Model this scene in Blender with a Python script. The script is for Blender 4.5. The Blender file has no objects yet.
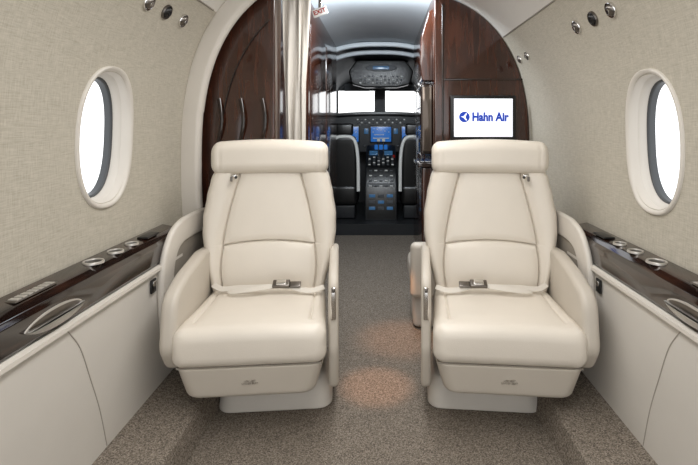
import bpy, bmesh, math
from mathutils import Vector, Matrix, Quaternion, Euler
from math import sin, cos, pi, radians, sqrt, exp

scene = bpy.context.scene
COL = scene.collection
scene.view_settings.view_transform = 'Standard'
scene.view_settings.look = 'None'
ZOOM = (1.0, 349, 232.5)

# ---------------------------------------------------------------- materials
def srgb(h):
    h = h.lstrip('#')
    c = [int(h[i:i+2], 16)/255 for i in (0, 2, 4)]
    return tuple((v/12.92 if v <= 0.04045 else ((v+0.055)/1.055)**2.4) for v in c) + (1,)

def base_mat(name):
    m = bpy.data.materials.new(name); m.use_nodes = True
    nt = m.node_tree
    return m, nt, nt.nodes['Principled BSDF']

def simple(name, col, rough=0.5, metal=0.0, coat=0.0, emit=None, es=0.0, bump=0.0, bscale=200, var=0.06):
    m, nt, b = base_mat(name)
    c = srgb(col) if isinstance(col, str) else col
    b.inputs['Roughness'].default_value = rough
    b.inputs['Metallic'].default_value = metal
    b.inputs['Coat Weight'].default_value = coat
    b.inputs['Coat Roughness'].default_value = 0.05
    tc = nt.nodes.new('ShaderNodeTexCoord')
    n = nt.nodes.new('ShaderNodeTexNoise'); n.inputs['Scale'].default_value = 6; n.inputs['Detail'].default_value = 4
    nt.links.new(tc.outputs['Object'], n.inputs['Vector'])
    r = nt.nodes.new('ShaderNodeValToRGB')
    r.color_ramp.elements[0].position = 0.3; r.color_ramp.elements[1].position = 0.7
    r.color_ramp.elements[0].color = tuple(v*(1-var) for v in c[:3])+(1,)
    r.color_ramp.elements[1].color = tuple(min(1, v*(1+var)) for v in c[:3])+(1,)
    nt.links.new(n.outputs['Fac'], r.inputs['Fac'])
    nt.links.new(r.outputs['Color'], b.inputs['Base Color'])
    if bump > 0:
        n2 = nt.nodes.new('ShaderNodeTexNoise'); n2.inputs['Scale'].default_value = bscale; n2.inputs['Detail'].default_value = 3
        nt.links.new(tc.outputs['Object'], n2.inputs['Vector'])
        bp = nt.nodes.new('ShaderNodeBump'); bp.inputs['Strength'].default_value = bump; bp.inputs['Distance'].default_value = 0.002
        nt.links.new(n2.outputs['Fac'], bp.inputs['Height'])
        nt.links.new(bp.outputs['Normal'], b.inputs['Normal'])
    if emit:
        b.inputs['Emission Color'].default_value = srgb(emit)
        b.inputs['Emission Strength'].default_value = es
    return m

def wood(name, c1, c2, c3, sc=(14, 14, 1.6), rough=0.13, coat=0.6):
    m, nt, b = base_mat(name)
    tc = nt.nodes.new('ShaderNodeTexCoord')
    mp = nt.nodes.new('ShaderNodeMapping'); mp.inputs['Scale'].default_value = sc
    n = nt.nodes.new('ShaderNodeTexNoise'); n.inputs['Scale'].default_value = 2.2; n.inputs['Detail'].default_value = 8
    n.inputs['Distortion'].default_value = 0.5
    r = nt.nodes.new('ShaderNodeValToRGB')
    r.color_ramp.elements[0].position = 0.3; r.color_ramp.elements[0].color = srgb(c1)
    r.color_ramp.elements[1].position = 0.72; r.color_ramp.elements[1].color = srgb(c3)
    e = r.color_ramp.elements.new(0.5); e.color = srgb(c2)
    nt.links.new(tc.outputs['Object'], mp.inputs['Vector']); nt.links.new(mp.outputs['Vector'], n.inputs['Vector'])
    nt.links.new(n.outputs['Fac'], r.inputs['Fac']); nt.links.new(r.outputs['Color'], b.inputs['Base Color'])
    b.inputs['Roughness'].default_value = rough
    b.inputs['Coat Weight'].default_value = coat; b.inputs['Coat Roughness'].default_value = 0.06
    return m

def linen(name, c1, c2):
    m, nt, b = base_mat(name)
    tc = nt.nodes.new('ShaderNodeTexCoord')
    outs = []
    for sc in ((30, 26, 480), (60, 480, 26)):
        mp = nt.nodes.new('ShaderNodeMapping'); mp.inputs['Scale'].default_value = sc
        n = nt.nodes.new('ShaderNodeTexNoise'); n.inputs['Scale'].default_value = 1.0; n.inputs['Detail'].default_value = 3
        nt.links.new(tc.outputs['Object'], mp.inputs['Vector']); nt.links.new(mp.outputs['Vector'], n.inputs['Vector'])
        outs.append(n)
    ad = nt.nodes.new('ShaderNodeMath'); ad.operation = 'ADD'
    nt.links.new(outs[0].outputs['Fac'], ad.inputs[0]); nt.links.new(outs[1].outputs['Fac'], ad.inputs[1])
    mu = nt.nodes.new('ShaderNodeMath'); mu.operation = 'MULTIPLY'; mu.inputs[1].default_value = 0.5
    nt.links.new(ad.outputs[0], mu.inputs[0])
    r = nt.nodes.new('ShaderNodeValToRGB')
    r.color_ramp.elements[0].position = 0.34; r.color_ramp.elements[0].color = srgb(c1)
    r.color_ramp.elements[1].position = 0.66; r.color_ramp.elements[1].color = srgb(c2)
    nt.links.new(mu.outputs[0], r.inputs['Fac']); nt.links.new(r.outputs['Color'], b.inputs['Base Color'])
    bp = nt.nodes.new('ShaderNodeBump'); bp.inputs['Strength'].default_value = 0.2; bp.inputs['Distance'].default_value = 0.001
    nt.links.new(mu.outputs[0], bp.inputs['Height']); nt.links.new(bp.outputs['Normal'], b.inputs['Normal'])
    b.inputs['Roughness'].default_value = 0.75
    return m

def carpet_mat(name, c1, c2, c3):
    m, nt, b = base_mat(name)
    tc = nt.nodes.new('ShaderNodeTexCoord')
    n = nt.nodes.new('ShaderNodeTexNoise'); n.inputs['Scale'].default_value = 190; n.inputs['Detail'].default_value = 4; n.inputs['Roughness'].default_value = 0.75
    v = nt.nodes.new('ShaderNodeTexVoronoi'); v.inputs['Scale'].default_value = 260
    nt.links.new(tc.outputs['Object'], n.inputs['Vector']); nt.links.new(tc.outputs['Object'], v.inputs['Vector'])
    sep = nt.nodes.new('ShaderNodeSeparateColor'); nt.links.new(v.outputs['Color'], sep.inputs['Color'])
    mx = nt.nodes.new('ShaderNodeMix'); mx.data_type = 'FLOAT'; mx.inputs[0].default_value = 0.3
    nt.links.new(n.outputs['Fac'], mx.inputs[2]); nt.links.new(sep.outputs[0], mx.inputs[3])
    r = nt.nodes.new('ShaderNodeValToRGB')
    r.color_ramp.elements[0].position = 0.3; r.color_ramp.elements[0].color = srgb(c1)
    r.color_ramp.elements[1].position = 0.72; r.color_ramp.elements[1].color = srgb(c3)
    e = r.color_ramp.elements.new(0.5); e.color = srgb(c2)
    nt.links.new(mx.outputs[0], r.inputs['Fac']); nt.links.new(r.outputs['Color'], b.inputs['Base Color'])
    bp = nt.nodes.new('ShaderNodeBump'); bp.inputs['Strength'].default_value = 0.5; bp.inputs['Distance'].default_value = 0.004
    nt.links.new(mx.outputs[0], bp.inputs['Height']); nt.links.new(bp.outputs['Normal'], b.inputs['Normal'])
    b.inputs['Roughness'].default_value = 0.95
    b.inputs['Specular IOR Level'].default_value = 0.1
    return m

M_LEATHER = simple('leather_cream', '#dcd4c8', 0.34, bump=0.25, bscale=260, var=0.02)
M_LEATHER_D = simple('leather_edge', '#c3bbaf', 0.42, bump=0.15, bscale=260, var=0.02)
M_SHELL = simple('panel_cream', '#cec8bf', 0.40, var=0.02)
M_SHELL2 = simple('panel_side', '#cdc8c0', 0.42, var=0.02)
M_LINEN = linen('linen_wall', '#a29b8d', '#c1bbad')
M_CEIL = simple('ceiling_cream', '#d6d2cb', 0.5, var=0.01)
M_COOL = simple('ceiling_cool', '#d9e0e5', 0.5, var=0.02)
M_CARPET = carpet_mat('carpet_tweed', '#4d463e', '#7a7167', '#a2988c')
M_WOOD = wood('wood_mahogany', '#28150e', '#391e14', '#48271a', rough=0.15, coat=0.6)
M_WOODD = wood('wood_console', '#0e0807', '#1c110d', '#362017', (3, 3, 30), 0.08)
M_CHROME = simple('chrome', '#dedcd9', 0.15, 1.0, var=0.02)
M_SATIN = simple('satin_metal', '#c6c2bc', 0.35, 0.6, var=0.02)
M_STEEL = simple('steel_dark', '#77726d', 0.3, 1.0, var=0.02)
M_BLACK = simple('black_plastic', '#141414', 0.35, var=0.05)
M_DARK = simple('cockpit_dark', '#1d1f22', 0.5, var=0.1)
M_GREY = simple('cockpit_grey', '#4b4e52', 0.5, var=0.05)
M_GASKET = simple('gasket_grey', '#45484b', 0.5)
M_RECESS = simple('recess_grey', '#8f887e', 0.6)
M_SEAM = simple('seam_grey', '#a29b91', 0.6)
M_SMOKE = simple('smoked_glass', '#5a5048', 0.08, 0.6)
M_WEB = simple('belt_webbing', '#d2ccc2', 0.7, bump=0.5, bscale=400, var=0.03)
M_CURT = simple('curtain_fabric', '#d9d4cc', 0.95, bump=0.2, bscale=300, var=0.03)
M_PRINT = simple('print_grey', '#9a9287', 0.6)
M_SCREEN = simple('screen_white', '#f4f6fa', 0.3, emit='#eef3ff', es=0.75, var=0.0)
M_BLUE = simple('logo_blue', '#0a3aa8', 0.5, emit='#0a3ab0', es=0.4, var=0.0)
M_DISP = simple('display_blue', '#0c2a55', 0.2, emit='#2f74c8', es=0.6, var=0.3)
M_DISP2 = simple('display_dim', '#16324f', 0.2, emit='#4c7fae', es=0.35, var=0.3)
M_RED = simple('knob_red', '#a02018', 0.4)
M_WHITE = simple('white_plastic', '#e3e3df', 0.4, var=0.01)

# ---------------------------------------------------------------- helpers
def mk(name, verts, faces, mats, parent=None, smooth=True, angle=38, mirror=False, fmat=None, world=False):
    if not isinstance(mats, (list, tuple)): mats = [mats]
    if mirror: verts = [(-v[0], v[1], v[2]) for v in verts]
    me = bpy.data.meshes.new(name)
    me.from_pydata([tuple(v) for v in verts], [], [tuple(f) for f in faces])
    for mt in mats: me.materials.append(mt)
    if fmat:
        for i, p in enumerate(me.polygons): p.material_index = fmat[i]
    bm = bmesh.new(); bm.from_mesh(me)
    bmesh.ops.recalc_face_normals(bm, faces=bm.faces)
    bm.to_mesh(me); bm.free()
    if smooth:
        for p in me.polygons: p.use_smooth = True
        me.set_sharp_from_angle(angle=radians(angle))
    ob = bpy.data.objects.new(name, me)
    COL.objects.link(ob)
    if parent:
        ob.parent = parent
        if world:
            ob.matrix_parent_inverse = Matrix.LocRotScale(parent.location, parent.rotation_euler, None).inverted()
    return ob

def thing(name, label, cat, loc=(0, 0, 0), rz=0, group=None):
    e = bpy.data.objects.new(name, None)
    e.empty_display_size = 0.05
    e.location = loc; e.rotation_euler = (0, 0, rz)
    COL.objects.link(e)
    e['label'] = label; e['category'] = cat
    if group: e['group'] = group
    return e

def tag(ob, label, cat, group=None):
    ob['label'] = label; ob['category'] = cat
    if group: ob['group'] = group
    return ob

def struct(ob, label=None):
    ob['kind'] = 'structure'
    if label: ob['label'] = label
    return ob

def rr(wa, wb, r, K=8, Ma=4, Mb=4):
    r = max(0.0005, min(r, wa-0.0002, wb-0.0002))
    pts = []
    def side(p, q, M):
        for i in range(M): pts.append((p[0]+(q[0]-p[0])*i/M, p[1]+(q[1]-p[1])*i/M))
    def corner(cx, cy, a0):
        for i in range(K):
            a = a0 + (pi/2)*i/K
            pts.append((cx+r*cos(a), cy+r*sin(a)))
    side((wa, -(wb-r)), (wa, wb-r), Mb); corner(wa-r, wb-r, 0)
    side((wa-r, wb), (-(wa-r), wb), Ma); corner(-(wa-r), wb-r, pi/2)
    side((-wa, wb-r), (-wa, -(wb-r)), Mb); corner(-(wa-r), -(wb-r), pi)
    side((-(wa-r), -wb), (wa-r, -wb), Ma); corner(wa-r, -(wb-r), 3*pi/2)
    return pts

def loft(name, p0, p1, n, f, mat, axis='z', re0=0.03, re1=0.03, K=6, Ma=6, Mb=4, disp=None, parent=None, mirror=False, angle=50, world=False):
    ps = []
    E = 7
    for i in range(E):
        a = (pi/2)*i/E; ps.append((p0+re0*(1-cos(a)), re0*(1-sin(a))))
    for i in range(n+1):
        ps.append((p0+re0+(p1-re1-p0-re0)*i/n, 0))
    for i in range(E-1, -1, -1):
        a = (pi/2)*i/E; ps.append((p1-re1*(1-cos(a)), re1*(1-sin(a))))
    verts = []; faces = []
    L = None
    for p, s in ps:
        a0, b0, wa, wb, r = f(p)
        sec = rr(max(wa-s, 0.002), max(wb-s, 0.002), max(r-s*0.3, 0.001), K, Ma, Mb)
        L = len(sec)
        for a, b in sec:
            if axis == 'z': v = (a0+a, b0+b, p)
            elif axis == 'y': v = (a0+a, p, b0+b)
            else: v = (p, a0+a, b0+b)
            if disp: v = disp(*v)
            verts.append(v)
    S = len(ps)
    for i in range(S-1):
        for j in range(L):
            k = (j+1) % L
            faces.append((i*L+j, i*L+k, (i+1)*L+k, (i+1)*L+j))
    faces.append(tuple(range(L))); faces.append(tuple((S-1)*L+j for j in range(L)))
    return mk(name, verts, faces, mat, parent, mirror=mirror, angle=angle, world=world)

def rbox(name, c, s, bev, mat, parent=None, mirror=False, rot=None, seg=4, world=False, taper=None):
    bm = bmesh.new()
    bmesh.ops.create_cube(bm, size=1.0)
    for v in bm.verts:
        v.co = Vector((v.co.x*s[0], v.co.y*s[1], v.co.z*s[2]))
        if taper:
            t = v.co.z/s[2]+0.5
            v.co.x *= taper[0]+(taper[1]-taper[0])*t
            v.co.y *= taper[0]+(taper[1]-taper[0])*t
    if bev > 0:
        bmesh.ops.bevel(bm, geom=list(bm.edges), offset=min(bev, min(s)*0.49), segments=seg, profile=0.5, affect='EDGES')
    R = rot.to_matrix() if rot else Matrix.Identity(3)
    vs = [R @ v.co + Vector(c) for v in bm.verts]
    fs = [[v.index for v in f.verts] for f in bm.faces]
    bm.free()
    return mk(name, vs, fs, mat, parent, mirror=mirror, world=world)

def slab(name, prof, x0, x1, bev, mat, parent=None, mirror=False, axis='x', seg=5, world=False):
    bm = bmesh.new()
    def P(a, b, p):
        return (p, a, b) if axis == 'x' else ((a, p, b) if axis == 'y' else (a, b, p))
    v0 = [bm.verts.new(P(a, b, x0)) for a, b in prof]
    v1 = [bm.verts.new(P(a, b, x1)) for a, b in prof]
    f0 = bm.faces.new(v0); f1 = bm.faces.new(v1)
    n = len(prof)
    for i in range(n):
        bm.faces.new((v0[i], v0[(i+1) % n], v1[(i+1) % n], v1[i]))
    bmesh.ops.recalc_face_normals(bm, faces=bm.faces)
    if bev > 0:
        eds = set(f0.edges) | set(f1.edges)
        bmesh.ops.bevel(bm, geom=list(eds), offset=bev, segments=seg, profile=0.5, affect='EDGES')
    bm.verts.index_update()
    vs = [v.co.copy() for v in bm.verts]; fs = [[v.index for v in f.verts] for f in bm.faces]
    bm.free()
    return mk(name, vs, fs, mat, parent, mirror=mirror, world=world, angle=40)

def fillet(pts, radii, K=8):
    out = []
    n = len(pts)
    for i in range(n):
        p = Vector(pts[i]); a = Vector(pts[i-1]); b = Vector(pts[(i+1) % n]); r = radii[i] if isinstance(radii, (list, tuple)) else radii
        if r <= 0: out.append(tuple(p)); continue
        d1 = (a-p).normalized(); d2 = (b-p).normalized()
        ang = d1.angle(d2); t = min(r/math.tan(ang/2), (a-p).length*0.49, (b-p).length*0.49)
        p1 = p+d1*t; p2 = p+d2*t
        for k in range(K+1):
            u = k/K
            q = p1*(1-u)**2 + p*2*u*(1-u) + p2*u**2
            out.append(tuple(q))
    return out

def smooth_path(path, K=4):
    P = []
    for i in range(len(path)-1):
        for k in range(K):
            u = k/K
            p0 = Vector(path[max(i-1, 0)]); p1 = Vector(path[i]); p2 = Vector(path[i+1]); p3 = Vector(path[min(i+2, len(path)-1)])
            P.append(0.5*((2*p1)+(-p0+p2)*u+(2*p0-5*p1+4*p2-p3)*u*u+(-p0+3*p1-3*p2+p3)*u**3))
    P.append(Vector(path[-1]))
    return P

def sweep(name, pts, sec, mat, parent=None, up=Vector((0, 0, 1)), mirror=False, world=False, closed=False, angle=50):
    pts = [Vector(p) for p in pts]
    n = len(pts); L = len(sec); verts = []; faces = []
    for i, p in enumerate(pts):
        a = pts[(i-1) % n] if (closed or i > 0) else p
        b = pts[(i+1) % n] if (closed or i < n-1) else p
        t = (b-a).normalized()
        s = t.cross(up)
        if s.length < 1e-4: s = t.cross(Vector((0, 1, 0.01)))
        s.normalize(); u = s.cross(t).normalized()
        for (x, y) in sec: verts.append(p + s*x + u*y)
    for i in range(n if closed else n-1):
        k = (i+1) % n
        for j in range(L):
            faces.append((i*L+j, i*L+(j+1) % L, k*L+(j+1) % L, k*L+j))
    if not closed:
        faces.append(tuple(range(L))); faces.append(tuple((n-1)*L+j for j in range(L)))
    return mk(name, verts, faces, mat, parent, mirror=mirror, world=world, angle=angle)

def circ(r, n=12): return [(r*cos(2*pi*i/n), r*sin(2*pi*i/n)) for i in range(n)]

def lathe(name, prof, c, axis, mat, parent=None, world=False, mirror=False, n=32):
    ax = Vector(axis).normalized()
    s = ax.orthogonal().normalized(); t = ax.cross(s)
    vs = []; fs = []
    for (r, h) in prof:
        for i in range(n):
            a = 2*pi*i/n
            vs.append(Vector(c)+ax*h+(s*cos(a)+t*sin(a))*max(r, 1e-4))
    for k in range(len(prof)-1):
        for i in range(n):
            j = (i+1) % n
            fs.append((k*n+i, k*n+j, (k+1)*n+j, (k+1)*n+i))
    fs.append(tuple(range(n))); fs.append(tuple((len(prof)-1)*n+i for i in range(n)))
    return mk(name, vs, fs, mat, parent, world=world, mirror=mirror)

def text_mesh(name, body, size, loc, rot, mat, parent=None, offset=0.0, extr=0.0008, shear=0.0, width=None, world=False, align='CENTER'):
    cu = bpy.data.curves.new(name, 'FONT'); cu.body = body; cu.size = size; cu.extrude = extr; cu.offset = offset
    cu.align_x = align; cu.align_y = 'CENTER'; cu.shear = shear
    o = bpy.data.objects.new(name, cu); COL.objects.link(o)
    dg = bpy.context.evaluated_depsgraph_get(); dg.update()
    me = bpy.data.meshes.new_from_object(o.evaluated_get(dg))
    bpy.data.objects.remove(o)
    if width:
        xs = [v.co.x for v in me.vertices]; w = max(xs)-min(xs)
        for v in me.vertices: v.co.x *= width/w
    R = rot.to_matrix()
    for v in me.vertices: v.co = R @ v.co + Vector(loc)
    me.materials.clear(); me.materials.append(mat)
    ob = bpy.data.objects.new(name, me); COL.objects.link(ob)
    if parent:
        ob.parent = parent
        if world: ob.matrix_parent_inverse = Matrix.LocRotScale(parent.location, parent.rotation_euler, None).inverted()
    return ob

# ---------------------------------------------------------------- cabin section
CX = -0.02; A = 1.0; H = 1.1; Z0 = 1.0; NN = 2.6
def hw(z): return A*max(0.0, 1-abs((z-Z0)/H)**NN)**(1/NN)
def hz(s): return Z0+H*max(0.0, 1-abs(s/A)**NN)**(1/NN)
def normal_at(s, z):
    d = (z-Z0)/H
    nx = -(max(s, 0.0)/A)**(NN-1)/A; nz = -math.copysign(abs(d)**(NN-1), d)/H
    return Vector((nx, 0, nz)).normalized()

def upper_curve(z_start, s_end, n=44):
    pts = []
    for i in range(n+1):
        t = i/n
        a0 = -math.asin(min(1, (Z0-z_start)/H)**(NN/2)) if z_start < Z0 else 0
        a1 = math.acos((s_end/A)**(NN/2))
        a = a0+(a1-a0)*t
        s = A*abs(cos(a))**(2/NN); zz = Z0+H*math.copysign(abs(sin(a))**(2/NN), a)
        pts.append((s, zz))
    return pts

def ring_yz(yc, zc, a, b, n=56, e=2.35):
    out = []
    for i in range(n):
        t = 2*pi*i/n
        out.append((yc+a*math.copysign(abs(cos(t))**(2/e), cos(t)), zc+b*math.copysign(abs(sin(t))**(2/e), sin(t))))
    return out

Y_START = -0.7; Y_END = 5.0
Z_HEAD = 1.775
def build_wall(name, side, wins):
    zlo, zhi = 0.80, 1.50
    vs = []; ns = []; fs = []; fm = []
    def add(s, y, z, nrm=None):
        vs.append((CX+side*s, y, z))
        if nrm is None:
            q = normal_at(s, z); nrm = (side*q.x, 0, q.z)
        ns.append(nrm)
        return len(vs)-1
    def quadgrid(rows, m):
        for a, b in zip(rows[:-1], rows[1:]):
            for i in range(len(a)-1):
                f = [a[i], a[i+1], b[i+1], b[i]]
                p = [Vector(vs[q]) for q in f]
                fn = (p[1]-p[0]).cross(p[3]-p[0])
                if fn.dot(Vector(ns[f[0]])) < 0: f.reverse()
                fs.append(tuple(f)); fm.append(m)
    ysp = [Y_START]
    for (yc, zc, a, b) in sorted(wins): ysp += [yc-0.24, yc+0.24]
    ysp.append(Y_END)
    def strip(sz, y0, y1, m, nrm=None):
        n = max(2, int((y1-y0)/0.12)+1)
        rows = []
        for s, z in sz: rows.append([add(s, y0+(y1-y0)*i/n, z, nrm) for i in range(n+1)])
        quadgrid(rows, m)
    strip([(0.90, 0.04), (0.90, 0.62)], Y_START, Y_END, 1, (-side, 0, 0))
    strip([(0.90, 0.62), (0.985, 0.635)], Y_START, Y_END, 1, (0, 0, 1))
    strip([(0.985, 0.635), (hw(0.72), 0.72)], Y_START, Y_END, 0, (-side, 0, 0))
    strip([(hw(z), z) for z in [0.72+(zlo+0.002-0.72)*i/6 for i in range(7)]], Y_START, Y_END, 0)
    upc = upper_curve(1.001, 0.55, 90)
    lowup = [(hw(zhi-0.002), zhi-0.002)]+[(s, z) for s, z in upc if zhi+0.004 < z < Z_HEAD-0.002]+[(hw(Z_HEAD), Z_HEAD)]
    hiup = [(hw(Z_HEAD), Z_HEAD)]+[(s, z) for s, z in upc if z > Z_HEAD+0.002]
    strip(lowup, Y_START, Y_END, 0)
    strip(hiup, Y_START, Y_END, 2)
    mid = [(hw(zlo+(zhi-zlo)*i/24), zlo+(zhi-zlo)*i/24) for i in range(25)]
    for i in range(len(ysp)-1):
        if i % 2 == 0:
            strip(mid, ysp[i]-0.004, ysp[i+1]+0.004, 0)
    for (yc, zc, a, b) in sorted(wins):
        N = 96
        y0, y1 = yc-0.24, yc+0.24
        ring_in = ring_yz(yc, zc, a*0.90, b*0.92, N)
        ring_out = []
        for (y, z) in ring_in:
            dy, dz = y-yc, z-zc
            t = 1e9
            if dy > 1e-6: t = min(t, (y1-yc)/dy)
            if dy < -1e-6: t = min(t, (y0-yc)/dy)
            if dz > 1e-6: t = min(t, (zhi-zc)/dz)
            if dz < -1e-6: t = min(t, (zlo-zc)/dz)
            ring_out.append((yc+dy*t, zc+dz*t))
        for cy, cz in ((y0, zlo), (y1, zlo), (y0, zhi), (y1, zhi)):
            k = min(range(N), key=lambda q: (ring_out[q][0]-cy)**2+(ring_out[q][1]-cz)**2)
            ring_out[k] = (cy, cz)
        K = 8
        rows = []
        for j in range(K+1):
            u = j/K; r = []
            for q in range(N):
                y = ring_in[q][0]*(1-u)+ring_out[q][0]*u; z = ring_in[q][1]*(1-u)+ring_out[q][1]*u
                r.append(add(hw(z), y, z))
            r.append(r[0]); rows.append(r)
        quadgrid(rows, 0)
    me = bpy.data.meshes.new(name)
    me.from_pydata(vs, [], fs)
    me.materials.append(M_LINEN); me.materials.append(M_SHELL2); me.materials.append(M_CEIL)
    for i, p in enumerate(me.polygons): p.material_index = fm[i]; p.use_smooth = True
    me.normals_split_custom_set_from_vertices([tuple(n) for n in ns])
    ob = bpy.data.objects.new(name, me); COL.objects.link(ob)
    return struct(ob)

WIN_L = [(1.72, 1.155, 0.175, 0.262), (1.055, 1.155, 0.175, 0.262)]
WIN_R = [(1.67, 1.14, 0.175, 0.262), (1.005, 1.14, 0.175, 0.262)]
struct(build_wall('wall_left', -1, WIN_L), 'linen-covered curved cabin side lining over cream lower panel')
struct(build_wall('wall_right', 1, WIN_R), 'linen-covered curved cabin side lining over cream lower panel')

def build_ceiling():
    pts = []
    N = 30
    for i in range(N+1):
        s = -0.56+1.12*i/N
        pts.append((s, hz(abs(s))+0.001))
    vs = []
    for y in (Y_START, 3.05, Y_END+0.08):
        for s, z in pts: vs.append((CX+s, y, z))
    for y in (Y_START, 3.05, Y_END+0.08):
        for s, z in pts: vs.append((CX+s, y, z+0.04))
    L = N+1; fs = []; fm = []
    for k in range(2):
        for i in range(N):
            fs.append((k*L+i, k*L+i+1, (k+1)*L+i+1, (k+1)*L+i)); fm.append(k)
            o = 3*L
            fs.append((o+k*L+i, o+k*L+i+1, o+(k+1)*L+i+1, o+(k+1)*L+i)); fm.append(k)
    return struct(mk('ceiling', vs, fs, [M_CEIL, M_COOL], fmat=fm), 'cream arched cabin ceiling panels')
build_ceiling()

fp = [(-0.90, 0.120), (-0.71, 0.108), (-0.69, 0.095), (-0.665, 0.0), (0.665, 0.0), (0.69, 0.095), (0.71, 0.108), (0.90, 0.120), (0.90, -0.05), (-0.90, -0.05)]
vs = [(CX+s, Y_START, z) for s, z in fp]+[(CX+s, 5.06, z) for s, z in fp]
n = len(fp)
fs = [(i, (i+1) % n, n+(i+1) % n, n+i) for i in range(n)]+[tuple(range(n)), tuple(n+i for i in range(n))]
struct(mk('floor', vs, fs, M_CARPET, smooth=False), 'grey-beige tweed carpeted cabin floor')

def window(idx, side, w):
    yc, zc, a, b = w
    def mesh(levels, name, mat, parent=None):
        vs = []; fs = []
        m = 56
        for sc, off in levels:
            scb = 1-(1-sc)*a/b
            for y, z in ring_yz(yc, zc, a*sc, b*scb):
                vs.append((CX+side*(hw(z)+off), y, z))
        for k in range(len(levels)-1):
            for i in range(m):
                j = (i+1) % m
                fs.append((k*m+i, k*m+j, (k+1)*m+j, (k+1)*m+i))
        return mk(name, vs, fs, mat, parent, angle=60)
    root = struct(mesh([(1.0, 0.002), (0.995, -0.006), (0.975, -0.010), (0.93, -0.009), (0.90, -0.003), (0.875, 0.012), (0.855, 0.03)], 'window_%d' % idx, M_SHELL), 'oval cabin window with cream bezel')
    mesh([(0.857, 0.028), (0.83, 0.034), (0.80, 0.045), (0.785, 0.058)], 'reveal', M_SHELL2, root)
    mesh([(0.787, 0.056), (0.77, 0.056), (0.745, 0.058), (0.74, 0.066), (0.74, 0.085), (0.90, 0.085)], 'gasket', M_GASKET, root)
    return root
k = 1
for w in WIN_L: window(k, -1, w); k += 1
for w in WIN_R: window(k, 1, w); k += 1

for side, sid in ((-1, 6), (1, 7)):
    pts = smooth_path([Vector((CX+side*0.8995, y, z)) for y, z in ((1.36, 0.60), (1.42, 0.52), (1.47, 0.40), (1.52, 0.27), (1.56, 0.125))], 6)
    struct(sweep('trim_%d' % sid, pts, circ(0.0018, 6), M_SEAM, up=Vector((1, 0, 0))), 'fine curved seam in the cream side panel')

# ---------------------------------------------------------------- side consoles
def console(side, y0, y1):
    lab = 'dark glossy wood side ledge with cup holders and handle'
    e = thing('side_ledge', lab, 'side ledge', (CX+side*0.93, (y0+y1)/2, 0.62), group='side ledges')
    prof = [(0.983, 0.745), (0.93, 0.735), (0.905, 0.715), (0.898, 0.70), (0.898, 0.63), (0.905, 0.622), (0.983, 0.64)]
    prof = fillet(prof, [0, 0.03, 0.012, 0.008, 0.012, 0.008, 0], 5)
    slab('ledge_body', [(CX+side*s, z) for s, z in prof], y0, y1, 0.006, M_WOODD, e, axis='y', world=True)
    lp = [(0.899, 0.622), (0.885, 0.616), (0.884, 0.604), (0.899, 0.598)]
    slab('ledge_lip', [(CX+side*s, z) for s, z in lp], y0, y1-0.02, 0.0, M_SHELL, e, axis='y', world=True)
    ax = Vector((0, 0, 1))
    for yy, r in ((1.56, 0.033), (1.69, 0.028), (1.80, 0.025)):
        lathe('cup_holder', [(r, 0.0), (r, 0.005), (r*0.95, 0.008), (r*0.82, 0.008), (r*0.76, 0.003)], (CX+side*0.945, yy, 0.737), ax, M_SATIN, e, world=True)
        lathe('cup_well', [(r*0.77, 0.0), (r*0.75, 0.005)], (CX+side*0.945, yy, 0.737), ax, M_BLACK, e, world=True)
    rbox('control_plate', (CX+side*0.945, 1.93, 0.742), (0.045, 0.10, 0.008), 0.003, M_BLACK, e, world=True)
    hy = 1.31
    lens = []
    for i in range(32):
        t = 2*pi*i/32
        lens.append((hy+0.115*cos(t), 0.664+0.027*math.copysign(abs(sin(t))**1.4, sin(t))))
    xa, xb = CX+side*0.899, CX+side*0.8955
    slab('pull_handle', lens, min(xa, xb), max(xa, xb), 0.0015, M_SATIN, e, world=True)
    lens3 = [(hy+(y-hy)*0.90, 0.667+(z-0.664)*0.62) for y, z in lens]
    xa, xb = CX+side*0.896, CX+side*0.8945
    slab('handle_recess', lens3, min(xa, xb), max(xa, xb), 0.0005, M_STEEL, e, world=True)
    cr = [(hy+0.113*cos(pi+pi*i/20), 0.664+0.026*-abs(sin(pi*i/20))**1.4) for i in range(21)]+[(hy+0.100*cos(2*pi-pi*i/20), 0.664-0.004*abs(sin(pi*i/20))) for i in range(1, 20)]
    xa, xb = CX+side*0.895, CX+side*0.884
    slab('handle_bar', cr, min(xa, xb), max(xa, xb), 0.002, M_SATIN, e, world=True, seg=2)
    rbox('ledge_plate', (CX+side*0.943, 1.285, 0.7385), (0.032, 0.16, 0.005), 0.002, M_STEEL, e, world=True)  # grey plate with pale bars, standing for unidentified pale marks
    for i in range(7):
        rbox('ledge_bar', (CX+side*0.943, 1.222+i*0.021, 0.742), (0.026, 0.015, 0.003), 0.001, M_SATIN, e, world=True)
    return e
console(-1, Y_START, 2.14)
console(1, Y_START, 2.18)

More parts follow.
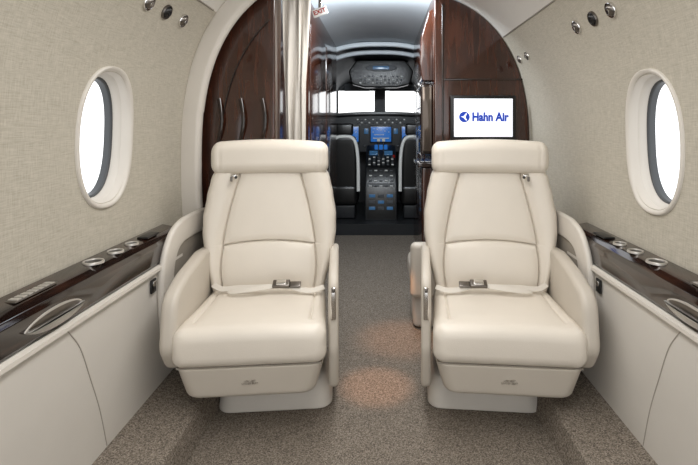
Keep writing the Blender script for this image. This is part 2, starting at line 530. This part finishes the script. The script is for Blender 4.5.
def hoop(side, y0):
    e = thing('wall_bolster', 'cream rounded shoulder panel on side wall beside the seat', 'wall panel', (CX+side*0.86, y0+0.25, 0.1), group='wall bolsters')
    path = [(y0+0.13, 0.17), (y0+0.06, 0.26), (y0+0.02, 0.39), (y0+0.01, 0.53), (y0+0.03, 0.625), (y0+0.08, 0.69), (y0+0.15, 0.718), (y0+0.23, 0.725), (y0+0.36, 0.725), (y0+0.48, 0.715), (y0+0.54, 0.67), (y0+0.56, 0.60), (y0+0.56, 0.18)]
    P = smooth_path(path)
    pts = [(CX+side*0.887, q[0], q[1]) for q in P]
    sweep('hoop_frame', pts, rr(0.055, 0.014, 0.013, 5, 1, 1), M_SHELL, e, up=Vector((1, 0, 0)), world=True)
    prof = [(q[0], q[1]) for q in P]
    xa, xb = CX+side*0.8985, CX+side*0.885
    slab('hoop_inset', prof, min(xa, xb), max(xa, xb), 0.002, M_RECESS, e, world=True)
    rbox('switch_plate', (CX+side*0.893, y0-0.085, 0.555), (0.008, 0.04, 0.055), 0.003, M_BLACK, e, world=True)
    rbox('switch_button', (CX+side*0.888, y0-0.085, 0.565), (0.006, 0.022, 0.018), 0.002, M_CHROME, e, world=True)
hoop(-1, 1.95)
hoop(1, 1.95)

# ---------------------------------------------------------------- seats
def passenger_seat(m, loc, rz, label):
    e = thing('cabin_seat', label, 'seat', loc, rz, group='cream leather cabin seats')
    mir = (m < 0)
    def fbs(z):
        t = z/0.12
        return (0.065, 0.07, 0.240-0.03*t*t, 0.18-0.025*t, 0.06)
    loft('seat_base', 0.001, 0.13, 6, fbs, M_SHELL, 'z', 0.006, 0.02, parent=e, mirror=mir)
    rbox('seat_frame', (0.0, 0.06, 0.19), (0.50, 0.46, 0.17), 0.03, M_SHELL2, e, mir, taper=(0.8, 1.0))
    def fsk(z):
        t = (z-0.18)/0.11
        return (0.0, -0.10+0.0*t, 0.246+0.030*t, 0.190+0.020*t, 0.05)
    loft('seat_skirt', 0.165, 0.291, 6, fsk, M_LEATHER_D, 'z', 0.022, 0.004, parent=e, mirror=mir, Ma=10)
    text_mesh('skirt_label', 'LIFE VEST\nUNDER SEAT', 0.0105, (0.0, -0.3025, 0.232), Euler((radians(101), 0, 0)), M_PRINT, e, extr=0.0010)
    rbox('seat_piping', (0.0, -0.10, 0.2925), (0.54, 0.405, 0.006), 0.002, M_RECESS, e, mir)
    def fcu(y):
        t = (y+0.33)/0.52
        return (0.0, 0.366-0.012*t, 0.288-0.020*t, 0.072-0.004*t, 0.040)
    def dcu(x, y, z):
        if z > 0.36:
            w = 0.275
            k = min(1, max(0, (z-0.36)/0.06))
            z += k*0.008*(1-(x/w)**2)
            d1 = abs(abs(x)-0.222) if y > -0.25 else 9
            z -= k*(0.008*exp(-(d1/0.0042)**2)+0.003*exp(-(d1/0.02)**2))
            z += k*0.005*exp(-((y+0.22)/0.08)**2)
        return (x, y, z)
    loft('seat_cushion', -0.33, 0.19, 50, fcu, M_LEATHER, 'y', 0.046, 0.03, Ma=160, Mb=8, K=8, disp=dcu, parent=e, mirror=mir)
    zs = [0.38, 0.46, 0.58, 0.68, 0.76, 0.86, 0.93, 0.975]
    ws = [0.248, 0.272, 0.304, 0.318, 0.318, 0.303, 0.288, 0.275]
    def lin(z, X, Y):
        if z <= X[0]: return Y[0]
        for i in range(len(X)-1):
            if z <= X[i+1]:
                u = (z-X[i])/(X[i+1]-X[i]); u = u*u*(3-2*u)*0.5+u*0.5
                return Y[i]+(Y[i+1]-Y[i])*u
        return Y[-1]
    def yc(z): return 0.205+(z-0.4)*0.12
    def fb(z): return (0.0, yc(z), lin(z, zs, ws), 0.058, 0.040)
    def xs(z):
        if z > 0.63:
            u = min(1, (z-0.63)/0.32); return 0.218-0.07*u**1.3
        return 0.214+0.01*sin((0.63-z)/0.2*pi)
    def db(x, y, z):
        c = yc(z)
        if y < c-0.01:
            k = min(1, (c-0.01-y)/0.03)
            w = lin(z, zs, ws)
            ax = abs(x)
            X = xs(z)
            dy = 0
            if ax > X: dy -= 0.018*sin(min(1, (ax-X)/(w-X))*pi*0.75)
            d1 = abs(ax-X)
            zz = 0.625+0.022*(1-(x/0.22)**2)
            d2 = abs(z-zz) if ax < X else 9
            d = min(d1, d2)
            dy += 0.016*exp(-(d/0.0034)**2)+0.006*exp(-(d/0.020)**2)
            if ax < X: dy -= 0.006*(1-(ax/X)**2)
            if z < zz: dy -= 0.010*sin(pi*min(1, max(0, (zz-z)/0.22)))*(1-(x/0.35)**2)
            y += k*dy
        return (x, y, z)
    loft('backrest', 0.385, 0.985, 190, fb, M_LEATHER, 'z', 0.03, 0.03, Ma=200, Mb=6, K=8, disp=db, parent=e, mirror=mir)
    def fh(x):
        t = (x/0.275)
        return (0.235, 1.048-0.010*t*t, 0.062-0.006*t*t, 0.082-0.004*t*t, 0.052)
    def dh(x, y, z):
        d = abs(abs(x)-0.235)
        if z > 0.98 and y < 0.25: y += 0.004*exp(-(d/0.006)**2)
        return (x, y, z)
    loft('headrest', -0.280, 0.280, 60, fh, M_LEATHER, 'x', 0.04, 0.04, Ma=8, Mb=10, K=10, disp=dh, parent=e, mirror=mir)
    rbox('back_shell', (0, 0.335, 0.72), (0.50, 0.05, 0.66), 0.022, M_SHELL, e, mir, rot=Euler((radians(-7), 0, 0)))
    po = fillet([(0.26, 0.18), (0.28, 0.61), (0.10, 0.625), (-0.13, 0.600), (-0.285, 0.560), (-0.315, 0.36), (-0.25, 0.27), (0.0, 0.18)], [0.02, 0.03, 0.1, 0.2, 0.10, 0.08, 0.08, 0.08], 9)
    slab('armrest', po, -0.332, -0.270, 0.024, M_LEATHER_D, e, mir, seg=8)
    pi_ = fillet([(0.24, 0.12), (0.26, 0.61), (0.10, 0.62), (-0.10, 0.605), (-0.215, 0.575), (-0.235, 0.30), (-0.18, 0.12)], [0.02, 0.03, 0.1, 0.2, 0.07, 0.12, 0.05], 7)
    slab('armrest', pi_, 0.291, 0.332, 0.016, M_LEATHER_D, e, mir)
    rbox('recline_lever', (0.3115, -0.231, 0.49), (0.022, 0.014, 0.13), 0.006, M_CHROME, e, mir)
    rbox('arm_button', (0.3115, -0.238, 0.545), (0.013, 0.010, 0.018), 0.004, M_STEEL, e, mir)
    def ribbon(name, pts, w, parent):
        P = smooth_path(pts, 6)
        sec = [(-w/2, -0.0012), (w/2, -0.0012), (w/2, 0.0012), (-w/2, 0.0012)]
        return sweep(name, P, sec, M_WEB, parent, up=Vector((0, -0.55, 0.83)), mirror=mir)
    ribbon('seat_belt', [(-0.245, 0.12, 0.463), (-0.20, 0.095, 0.450), (-0.12, 0.085, 0.457), (-0.04, 0.07, 0.462), (0.03, 0.065, 0.464)], 0.026, e)
    ribbon('seat_belt', [(0.265, 0.06, 0.458), (0.21, 0.045, 0.448), (0.16, 0.045, 0.454), (0.11, 0.06, 0.464), (0.07, 0.065, 0.466)], 0.026, e)
    ribbon('seat_belt', [(0.04, 0.06, 0.468), (-0.02, 0.042, 0.466), (-0.08, 0.035, 0.461), (-0.14, 0.045, 0.454), (-0.16, 0.06, 0.452)], 0.024, e)
    rx = Euler((radians(25), 0, 0))
    rbox('belt_buckle', (0.072, 0.06, 0.477), (0.078, 0.042, 0.018), 0.006, M_STEEL, e, mir, rot=rx)
    rbox('buckle_flap', (0.072, 0.054, 0.487), (0.044, 0.032, 0.008), 0.003, M_CHROME, e, mir, rot=rx)
    rbox('belt_tongue', (0.135, 0.06, 0.473), (0.050, 0.034, 0.010), 0.004, M_STEEL, e, mir, rot=rx)
    gx = -0.165
    rbox('harness_guide', (gx, 0.180, 0.958), (0.030, 0.022, 0.016), 0.005, M_CHROME, e, mir)
    rbox('harness_clip', (gx-0.010, 0.170, 0.944), (0.010, 0.012, 0.024), 0.003, M_STEEL, e, mir)
    lathe('harness_knob', [(0.006, 0), (0.007, 0.008), (0.004, 0.012)], (gx+0.012, 0.172, 0.952), (0, -1, 0), M_BLACK, e, mirror=mir)
    return e

passenger_seat(1, (-0.520, 2.05, 0), radians(5), 'cream leather swivel seat with seat belt beside dark wood closet')
passenger_seat(-1, (0.510, 2.05, 0), radians(-5), 'cream leather swivel seat with seat belt below the wall screen')

# ---------------------------------------------------------------- left arch trim, closet, curtain
arch = []
for s, z in upper_curve(0.68, 0.30, 60): arch.append((CX-s+0.036, 2.40, z-0.022*(1 if z > 1.3 else 0)))
tr = sweep('trim_1', arch, rr(0.055, 0.030, 0.025, 6, 1, 1), M_SHELL, up=Vector((0, 1, 0)))
tr = struct(tr, 'cream moulded arch trim around the closet bulkhead')

def cab_poly(si, so_max=0.975, inset=0.012):
    pts = [(si, 0.002), (0.66, 0.004), (0.688, 0.115), (0.84, 0.126), (0.885, 0.130), (0.885, 0.605), (0.97, 0.65)]
    up = [(s-inset, z-inset*0.5) for s, z in upper_curve(0.76, max(si+inset, 0.02), 40)]
    up = [p for p in up if p[0] > si+0.005]
    return pts+up+[(si, hz(si)-inset)]

cl = thing('closet', 'dark glossy mahogany closet with curved pulls behind the seat', 'closet', (CX-0.75, 2.75, 0))
slab('closet_body', [(CX-s, z) for s, z in cab_poly(0.545)], 2.47, 3.0, 0.008, M_WOOD, cl, axis='y', world=True)
for px_ in (-0.86, -0.745, -0.63):
    pts = [(px_+0.020*sin(t*pi), 2.464-0.012*sin(t*pi), 1.12+0.22*t) for t in [i/12 for i in range(13)]]
    sweep('closet_pull', pts, [(x*1.0, y*0.6) for x, y in circ(0.010, 10)], M_WOODD, cl, up=Vector((0, 1, 0)), world=True)
pts = []
for s, z in upper_curve(0.8, 0.56, 40): pts.append((CX-(s-0.16), 2.466, z-0.12))
sweep('closet_inlay', [p for p in pts if p[0] < -0.58], circ(0.003, 6), M_BLACK, cl, up=Vector((0, 1, 0)), world=True)

pl = thing('entry_cabinet', 'tall dark mahogany cabinet wall beside the cockpit entrance', 'cabinet', (CX-0.7, 4.0, 0))
slab('cabinet_body', [(CX-s, z) for s, z in cab_poly(0.455)], 3.02, 4.98, 0.02, M_WOOD, pl, axis='y', world=True)
for yy in (3.12, 4.02):
    rbox('cabinet_door', (CX-0.4535, yy+0.42, 1.2), (0.006, 0.84, 1.35), 0.002, M_WOOD, pl, world=True)
    rbox('door_handle', (CX-0.448, yy+0.06, 1.2), (0.006, 0.018, 0.10), 0.002, M_WOODD, pl, world=True)

def curtain():
    vs = []; fs = []
    NX = 90; NZ = 40
    for k in range(NZ+1):
        t = k/NZ; z = 0.10+1.90*t
        g = exp(-((t-0.42)/0.22)**2)
        fl = max(0, (t-0.7)/0.3)
        spread = 0.064-0.010*g+0.014*fl
        for i in range(NX+1):
            u = i/NX
            x = -0.486+0.010*fl+(u-0.5)*2*spread+0.008*sin(u*8+t*5)*(1-0.5*g)
            y = 2.66+0.015*sin(u*pi*2*3.1+1.4*sin(t*4))+0.007*sin(u*31+t*6)
            vs.append((x, y, z))
    W = NX+1
    for k in range(NZ):
        for i in range(NX):
            fs.append((k*W+i, k*W+i+1, (k+1)*W+i+1, (k+1)*W+i))
    ob = mk('curtain', vs, fs, M_CURT, angle=80)
    md = ob.modifiers.new('s', 'SOLIDIFY'); md.thickness = 0.003
    return tag(ob, 'gathered cream fabric curtain hanging beside dark wood closet', 'curtain')
curtain()

ex = thing('exit_sign', 'small white exit sign hanging under the cabin ceiling', 'sign', (-0.39, 3.0, 2.0))
rbox('sign_plate', (-0.395, 3.0, 1.93), (0.10, 0.012, 0.055), 0.006, M_WHITE, ex, world=True, rot=Euler((0, radians(-20), 0)))
rbox('sign_bracket', (-0.395, 3.01, 1.99), (0.02, 0.01, 0.09), 0.002, M_CHROME, ex, world=True)
text_mesh('sign_text', 'EXIT', 0.04, (-0.395, 2.993, 1.93), Euler((radians(90), radians(-20), 0), 'XYZ'), M_RED, ex, offset=0.001, world=True)

# ---------------------------------------------------------------- right bulkhead / galley
ga = thing('galley_cabinet', 'tall dark mahogany galley cabinet carrying the wall screen', 'cabinet', (CX+0.7, 4.0, 0))
slab('cabinet_body', [(CX+s, z) for s, z in cab_poly(0.37, inset=0.003)], 3.055, 4.98, 0.01, M_WOOD, ga, axis='y', world=True)
bul = fillet([(0.352, 1.50), (0.352, 1.99), (0.325, 1.97), (0.275, 1.80), (0.262, 1.62), (0.28, 1.50)], [0, 0, 0.02, 0.12, 0.1, 0.02], 6)
slab('cabinet_cornice', bul, 3.15, 3.55, 0.006, M_WOOD, ga, axis='y', world=True)
rbox('glass_cabinet', (0.310, 3.33, 1.24), (0.078, 0.34, 0.48), 0.008, M_WOODD, ga, world=True)
rbox('cabinet_door', (0.312, 3.155, 1.24), (0.066, 0.012, 0.44), 0.004, M_SMOKE, ga, world=True)
rbox('counter', (0.30, 3.35, 0.93), (0.10, 0.42, 0.03), 0.006, M_WOODD, ga, world=True)
rbox('lower_cabinet', (0.315, 3.35, 0.47), (0.07, 0.38, 0.88), 0.008, M_WOOD, ga, world=True)
for zz in (1.0, 1.16, 1.32, 1.46):
    rbox('cabinet_trim', (0.2685, 3.32, zz), (0.006, 0.33, 0.008), 0.002, M_CHROME, ga, world=True)
for yy in (3.75, 4.35):
    rbox('cabinet_door', (CX+0.3685, yy+0.25, 1.1), (0.006, 0.56, 1.5), 0.002, M_WOOD, ga, world=True)
    rbox('door_handle', (CX+0.363, yy+0.04, 1.15), (0.006, 0.018, 0.10), 0.002, M_WOODD, ga, world=True)
rbox('cabinet_moulding', (0.67, 3.052, 1.50), (0.52, 0.008, 0.012), 0.003, M_WOODD, ga, world=True)
rbox('cabinet_moulding', (0.405, 3.052, 1.30), (0.012, 0.008, 1.4), 0.003, M_WOODD, ga, world=True)

tv = thing('wall_screen', 'black-framed flat screen showing white page with blue airline logo', 'television', (0.66, 3.03, 1.10))
rbox('screen_frame', (0.661, 3.02, 1.245), (0.424, 0.03, 0.294), 0.006, M_BLACK, tv, world=True)
rbox('screen_panel', (0.661, 3.003, 1.247), (0.378, 0.004, 0.246), 0.001, M_SCREEN, tv, world=True)
rbox('screen_mount', (0.661, 3.041, 1.245), (0.12, 0.022, 0.12), 0.004, M_BLACK, tv, world=True)
r90 = Euler((radians(90), 0, 0))
text_mesh('screen_text', 'Hahn Air', 0.076, (0.704, 2.999, 1.250), r90, M_BLUE, tv, offset=0.0032, world=True, width=0.236)
lathe('screen_logo', [(0.034, 0), (0.034, 0.002)], (0.538, 3.001, 1.252), (0, -1, 0), M_BLUE, tv, world=True, n=40)
bird = [(0.514, 1.254), (0.532, 1.257), (0.550, 1.277), (0.554, 1.272), (0.544, 1.252), (0.554, 1.232), (0.549, 1.228), (0.532, 1.247)]
slab('logo_bird', bird, 2.9965, 2.9985, 0, M_SCREEN, tv, axis='y', world=True)

sf = thing('side_bench', 'low cream leather side-facing bench against the cabin wall', 'bench', (0.55, 2.90, 0))
rbox('bench_base', (0.41, 2.87, 0.126), (0.44, 0.28, 0.24), 0.03, M_SHELL, sf, world=True)
rbox('seat_cushion', (0.50, 2.87, 0.32), (0.66, 0.32, 0.16), 0.05, M_LEATHER, sf, world=True, seg=6)
rbox('armrest', (0.50, 2.70, 0.36), (0.66, 0.07, 0.32), 0.033, M_LEATHER_D, sf, world=True, seg=6)
rbox('backrest', (0.80, 2.87, 0.60), (0.09, 0.32, 0.46), 0.04, M_LEATHER, sf, world=True, seg=6)

# ---------------------------------------------------------------- reading lights
def spot(side, y, z, black=False, r=0.033):
    s = hw(z); nrm = normal_at(s, z); nrm.x *= side
    c = Vector((CX+side*s, y, z))
    e = thing('reading_light', ('black' if black else 'chrome')+' round swivel reading light set in linen wall panel', 'light', c, group='reading lights')
    lathe('light_bezel', [(r, -0.002), (r, 0.004), (r*0.93, 0.009), (r*0.8, 0.008), (r*0.74, 0.002)], c, nrm, M_STEEL if black else M_CHROME, e, world=True)
    lathe('light_eyeball', [(r*0.76, 0.0), (r*0.72, 0.008), (r*0.55, 0.015), (r*0.4, 0.018)], c, nrm, M_BLACK if black else M_STEEL, e, world=True)
    lathe('light_lens', [(r*0.36, 0.012), (r*0.3, 0.020)], c, nrm, M_BLACK if black else M_CHROME, e, world=True)
for y, z, bl in ((1.80, 1.675, False), (1.95, 1.675, True), (2.11, 1.675, False)): spot(-1, y, z, bl)
for y, z, bl in ((1.77, 1.64, False), (1.92, 1.64, True), (2.08, 1.64, False)): spot(1, y, z, bl)
for y in (2.81, 2.96): spot(1, y, 1.62, False, 0.028)

for side, sid, ye in ((-1, 2, 2.33), (1, 3, 3.04)):
    s = hw(Z_HEAD)
    pts = [(CX+side*(s-0.001), Y_START+(ye-Y_START)*i/4, Z_HEAD) for i in range(5)]
    struct(sweep('trim_%d' % sid, pts, circ(0.004, 8), M_RECESS), 'fine seam between linen lining and smooth headliner')

# ---------------------------------------------------------------- cockpit
struct(rbox('floor_cockpit', (CX, 5.92, 0.03), (1.9, 1.70, 0.18), 0.0, M_DARK), 'dark cockpit floor')
def cockpit_shell():
    vs = []; fs = []
    ys = [5.02, 5.3, 5.7, 6.1, 6.55]
    sc = [1.0, 0.98, 0.94, 0.86, 0.78]
    base = [(0.95, -0.04)]+upper_curve(0.6, 0.02, 30)
    full = [(-s, z) for s, z in base]+[(s, z) for s, z in base[::-1]]
    L = len(full)
    for y, k in zip(ys, sc):
        for s, z in full: vs.append((CX+s*k, y, (z-1.0)*k+1.0 if z > 0 else z))
    for i in range(len(ys)-1):
        for j in range(L-1):
            fs.append((i*L+j, i*L+j+1, (i+1)*L+j+1, (i+1)*L+j))
    return struct(mk('wall_cockpit', vs, fs, M_GREY, angle=80), 'grey cockpit side and roof lining')
cockpit_shell()
def front():
    y = 6.5
    X0, X1 = CX-0.85, CX+0.85
    zt, zb = 1.68, 1.33
    pcs = [(X0, X1, zt, 2.0), (X0, X1, 0.1, zb), (X0, -0.60, zb, zt), (-0.09, 0.06, zb, zt), (0.58, X1, zb, zt)]
    vs = []; fs = []
    for a, b, c, d in pcs:
        for yy in (y, y+0.05):
            vs += [(a, yy, c), (b, yy, c), (b, yy, d), (a, yy, d)]
        o = len(vs)-8
        fs += [(o, o+1, o+2, o+3), (o+4, o+5, o+6, o+7), (o, o+1, o+5, o+4), (o+1, o+2, o+6, o+5), (o+2, o+3, o+7, o+6), (o+3, o, o+4, o+7)]
    return struct(mk('window_5', vs, fs, M_DARK, smooth=False), 'dark windshield frame with two bright panes')
front()
for idx, (yy, k, mt) in enumerate(((4.99, 0.0, M_COOL), (5.28, 0.04, M_COOL))):
    pts = [(CX+s, yy, hz(abs(s))-0.035-k) for s in [-0.62+1.24*i/24 for i in range(25)]]
    struct(sweep('trim_%d' % (4+idx), pts, rr(0.03, 0.025, 0.015, 4, 1, 1), mt, up=Vector((0, 0, 1))), 'pale arch over the cockpit entrance')

oh = thing('overhead_panel', 'dark overhead switch panel above cockpit windshield', 'control panel', (CX, 5.75, 1.65))
pro = fillet([(-0.36, 1.70), (-0.40, 1.86), (-0.30, 2.0), (0.30, 2.0), (0.40, 1.86), (0.36, 1.70), (0.2, 1.66), (-0.2, 1.66)], 0.06, 6)
slab('panel_body', pro, 5.7, 5.85, 0.02, M_BLACK, oh, axis='y', world=True)
pe = [(0.19*cos(t*2*pi/32), 1.90+0.045*sin(t*2*pi/32)) for t in range(32)]
slab('panel_fascia', pe, 5.685, 5.70, 0.004, M_GREY, oh, axis='y', world=True)
rbox('panel_display', (0.0, 5.68, 1.90), (0.2, 0.01, 0.04), 0.003, M_DISP2, oh, world=True)
for i in range(11):
    for j in range(3):
        rbox('switch', (-0.25+0.05*i, 5.69, 1.715+0.04*j), (0.024, 0.015, 0.016), 0.003, M_GREY if (i+j) % 3 else M_WHITE, oh, world=True)
for sx in (-1, 1):
    v = rbox('sun_visor', (CX+sx*0.30, 6.2, 1.70), (0.34, 0.02, 0.10), 0.02, M_GREY, rot=Euler((radians(20), 0, 0)))
    tag(v, 'grey cockpit sun visor above windshield', 'visor', 'sun visors')

ip = thing('instrument_panel', 'dark cockpit instrument panel with blue displays', 'control panel', (CX, 6.0, 0.8))
gs = []
for i in range(25):
    t = -1+2*i/24
    gs.append((CX+0.80*t, 1.36-0.05*t*t))
prof = gs+[(CX+0.80, 0.85), (CX-0.80, 0.85)]
slab('panel_body', prof, 6.0, 6.35, 0.01, M_DARK, ip, axis='y', world=True)
slab('glareshield', [(x, z+0.012) for x, z in gs]+[(x, z-0.03) for x, z in gs[::-1]], 5.93, 6.38, 0.008, M_BLACK, ip, axis='y', world=True)
for cx_, w_ in ((-0.42, 0.26), (0.0, 0.26), (0.40, 0.26)):
    rbox('display_bezel', (cx_, 5.995, 1.08), (w_+0.03, 0.02, 0.23), 0.008, M_BLACK, ip, world=True)
    rbox('display', (cx_, 5.983, 1.08), (w_, 0.006, 0.19), 0.004, M_DISP, ip, world=True)
    rbox('display_band', (cx_, 5.979, 1.03), (w_*0.8, 0.003, 0.012), 0.001, M_WHITE, ip, world=True)
    rbox('display_band', (cx_-w_*0.1, 5.979, 1.075), (w_*0.5, 0.003, 0.008), 0.001, M_WHITE, ip, world=True)
    for j in range(5):
        rbox('display_mark', (cx_-w_*0.38+j*w_*0.19, 5.979, 1.11+0.012*((j*3) % 4)), (0.018, 0.003, 0.008), 0.001, M_WHITE, ip, world=True)
for sx in (-0.19, 0.19):
    rbox('standby_display', (sx, 5.985, 1.12), (0.055, 0.006, 0.07), 0.003, M_DISP2, ip, world=True)
for i in range(13):
    for j in range(2):
        rbox('switch', (-0.30+0.05*i, 5.99, 1.23+0.04*j), (0.022, 0.02, 0.018), 0.004, M_WHITE if (i+j) % 2 else M_GREY, ip, world=True)
for i in range(4):
    lathe('rotary_knob', [(0.016, 0), (0.016, 0.015), (0.011, 0.022)], (-0.21+0.14*i, 5.99, 0.935), (0, -1, 0), M_GREY, ip, world=True, n=16)

pd = thing('centre_pedestal', 'cockpit centre pedestal with throttle levers, keypads and screens', 'control panel', (0, 5.6, 0.12))
slab('pedestal_body', [(5.26, 0.122), (5.26, 0.50), (5.40, 0.70), (5.75, 0.89), (5.90, 0.94), (5.90, 0.122)], -0.18, 0.18, 0.012, M_DARK, pd, world=True)
slab('pedestal_face', [(5.255, 0.14), (5.255, 0.49), (5.39, 0.695), (5.41, 0.68), (5.27, 0.48), (5.27, 0.14)], -0.165, 0.165, 0.002, M_BLACK, pd, world=True)
slab('pedestal_top', [(5.40, 0.704), (5.75, 0.894), (5.90, 0.944), (5.90, 0.93), (5.75, 0.88), (5.41, 0.69)], -0.168, 0.168, 0.002, M_BLACK, pd, world=True)
sl = math.atan2(0.19, 0.35)
def on_ped(t, x, off=0.006):
    if t < 0.2:
        u = t/0.2; p = Vector((5.26, 0.50)).lerp(Vector((5.40, 0.70)), u)
    elif t < 0.65:
        u = (t-0.2)/0.45; p = Vector((5.40, 0.70)).lerp(Vector((5.75, 0.89)), u)
    else:
        u = (t-0.65)/0.35; p = Vector((5.75, 0.89)).lerp(Vector((5.90, 0.94)), u)
    return (x, p[0]-off*0.6, p[1]+off)
rp = Euler((sl, 0, 0))
rbox('pedestal_screen', on_ped(0.80, 0.0, 0.012), (0.16, 0.11, 0.01), 0.004, M_DISP, pd, world=True, rot=Euler((radians(27), 0, 0)))
for sx in (-0.09, 0.09):
    rbox('pedestal_screen', on_ped(0.55, sx, 0.012), (0.10, 0.09, 0.01), 0.004, M_DISP2, pd, world=True, rot=rp)
for i in range(6):
    for j in range(5):
        rbox('key', on_ped(0.26+0.045*j, -0.135+0.054*i, 0.012), (0.028, 0.016, 0.01), 0.003, M_WHITE if (i*3+j*2) % 5 < 2 else M_GREY, pd, world=True, rot=rp)
for i in range(5):
    for j in range(4):
        rbox('key', on_ped(0.0+0.055*j, -0.12+0.06*i, 0.008), (0.034, 0.012, 0.018), 0.003, M_GREY if (i+j) % 2 else M_WHITE, pd, world=True, rot=Euler((radians(57), 0, 0)))
for i in range(3):
    for j in range(3):
        rbox('radio_key', (-0.10+0.10*i, 5.252, 0.26+0.07*j), (0.07, 0.008, 0.035), 0.003, M_GREY if (i+j) % 2 else M_DISP2, pd, world=True)
for sx in (-0.03, 0.03):
    p = Vector(on_ped(0.62, sx)); q = p+Vector((0, -0.05, 0.13))
    sweep('throttle_lever', [p, q], circ(0.008, 8), M_CHROME, pd, world=True)
    rbox('throttle_knob', q, (0.04, 0.03, 0.035), 0.01, M_WHITE, pd, world=True)
lathe('rotary_knob', [(0.018, 0), (0.018, 0.012), (0.012, 0.024)], on_ped(0.46, 0.155), (0, -0.6, 0.8), M_RED, pd, world=True)

def crew_seat(sx):
    c = CX+sx*0.395
    e = thing('crew_seat', 'black pilot seat with pale grey shell edge and headrest', 'seat', (c, 5.45, 0.12), group='pilot seats')
    rbox('seat_pedestal', (c, 5.45, 0.205), (0.24, 0.26, 0.16), 0.02, M_DARK, e, world=True)
    rbox('seat_cushion', (c, 5.48, 0.40), (0.30, 0.40, 0.24), 0.05, M_BLACK, e, world=True)
    def f(z): return (c, 5.34-(z-0.5)*0.06, 0.150-0.03*max(0, z-0.85)/0.35, 0.05, 0.045)
    loft('backrest', 0.42, 1.08, 10, f, M_BLACK, 'z', 0.04, 0.05, parent=e, world=True)
    rbox('headrest', (c, 5.30, 1.15), (0.20, 0.07, 0.14), 0.03, M_BLACK, e, world=True)
    pts = []
    for i in range(25):
        t = pi*i/24
        pts.append((c+0.158*math.copysign(abs(cos(t))**0.5, cos(t)), 5.27, 0.45+0.62*abs(sin(t))**0.5))
    sweep('shell_edge', pts, circ(0.020, 8), M_WHITE, e, up=Vector((0, 1, 0)), world=True)
    return e
crew_seat(-1); crew_seat(1)
def yoke(sx):
    c = CX+sx*0.40
    pts = [(c+0.13*cos(t), 5.86, 0.98+0.09*sin(t)) for t in [pi*(1.0)+pi*i/16 for i in range(17)]]
    e = thing('control_yoke', 'black control yoke ahead of pilot seat', 'control yoke', (c, 5.9, 0.9), group='control yokes')
    sweep('yoke_grip', pts, circ(0.016, 8), M_BLACK, e, up=Vector((0, 1, 0)), world=True)
    sweep('yoke_column', [(c, 5.86, 0.89), (c, 5.975, 0.91)], circ(0.02, 8), M_BLACK, e, world=True)
yoke(-1); yoke(1)

for o in list(scene.objects):
    if o.type == 'MESH' and o.parent is None and not o.children and o.get('kind') != 'structure':
        xs_ = [v.co.x for v in o.data.vertices]; ys_ = [v.co.y for v in o.data.vertices]; zs_ = [v.co.z for v in o.data.vertices]
        c = Vector(((min(xs_)+max(xs_))/2, (min(ys_)+max(ys_))/2, min(zs_)))
        for v in o.data.vertices: v.co -= c
        o.location = c

# ---------------------------------------------------------------- lights
def area(name, loc, rot, sx, sy, e, col=(1, 1, 1)):
    l = bpy.data.lights.new(name, 'AREA'); l.shape = 'RECTANGLE'; l.size = sx; l.size_y = sy; l.energy = e; l.color = col
    o = bpy.data.objects.new(name, l); o.location = loc; o.rotation_euler = rot; COL.objects.link(o); return o
area('cabin_fill', (CX, 0.9, 1.98), (0, 0, 0), 0.5, 2.2, 25, (1, 0.985, 0.965))  # unseen fill light, added to brighten the cabin
area('cabin_fill_fore', (CX, 2.45, 1.98), (radians(12), 0, 0), 0.4, 0.6, 9, (1, 0.985, 0.965))  # second added fill, out of view, lifts the forward cabin
area('vestibule_fill', (CX, 3.0, 2.03), (radians(55), 0, 0), 0.5, 0.12, 24, (0.85, 0.93, 1))  # cool fill added above the view to brighten the vestibule
def spotl(name, loc, e, ang, col):
    l = bpy.data.lights.new(name, 'SPOT'); l.energy = e; l.spot_size = radians(ang); l.spot_blend = 0.8; l.color = col; l.shadow_soft_size = 0.02
    o = bpy.data.objects.new(name, l); o.location = loc; COL.objects.link(o); return o
spotl('aisle_lamp', (-0.02, 2.14, 1.95), 105, 12, (1, 0.5, 0.28))
spotl('aisle_lamp_fore', (0.11, 2.62, 0.5), 5, 65, (1, 0.45, 0.2))

w = bpy.data.worlds.new('World'); scene.world = w; w.use_nodes = True
bg = w.node_tree.nodes['Background']; bg.inputs['Color'].default_value = (0.97, 0.985, 1, 1); bg.inputs['Strength'].default_value = 1.75

# ---------------------------------------------------------------- camera
cam = bpy.data.cameras.new('Camera'); co = bpy.data.objects.new('Camera', cam); COL.objects.link(co)
co.location = (0, 0, 1.2); co.rotation_euler = (radians(90), 0, 0)
zk, zx, zy = ZOOM
cam.sensor_width = 36; cam.lens = 465*36/698*zk
cam.shift_x = -(381-zx)*zk/698; cam.shift_y = -(zy-125)*zk/698
cam.clip_start = 0.02
scene.camera = co
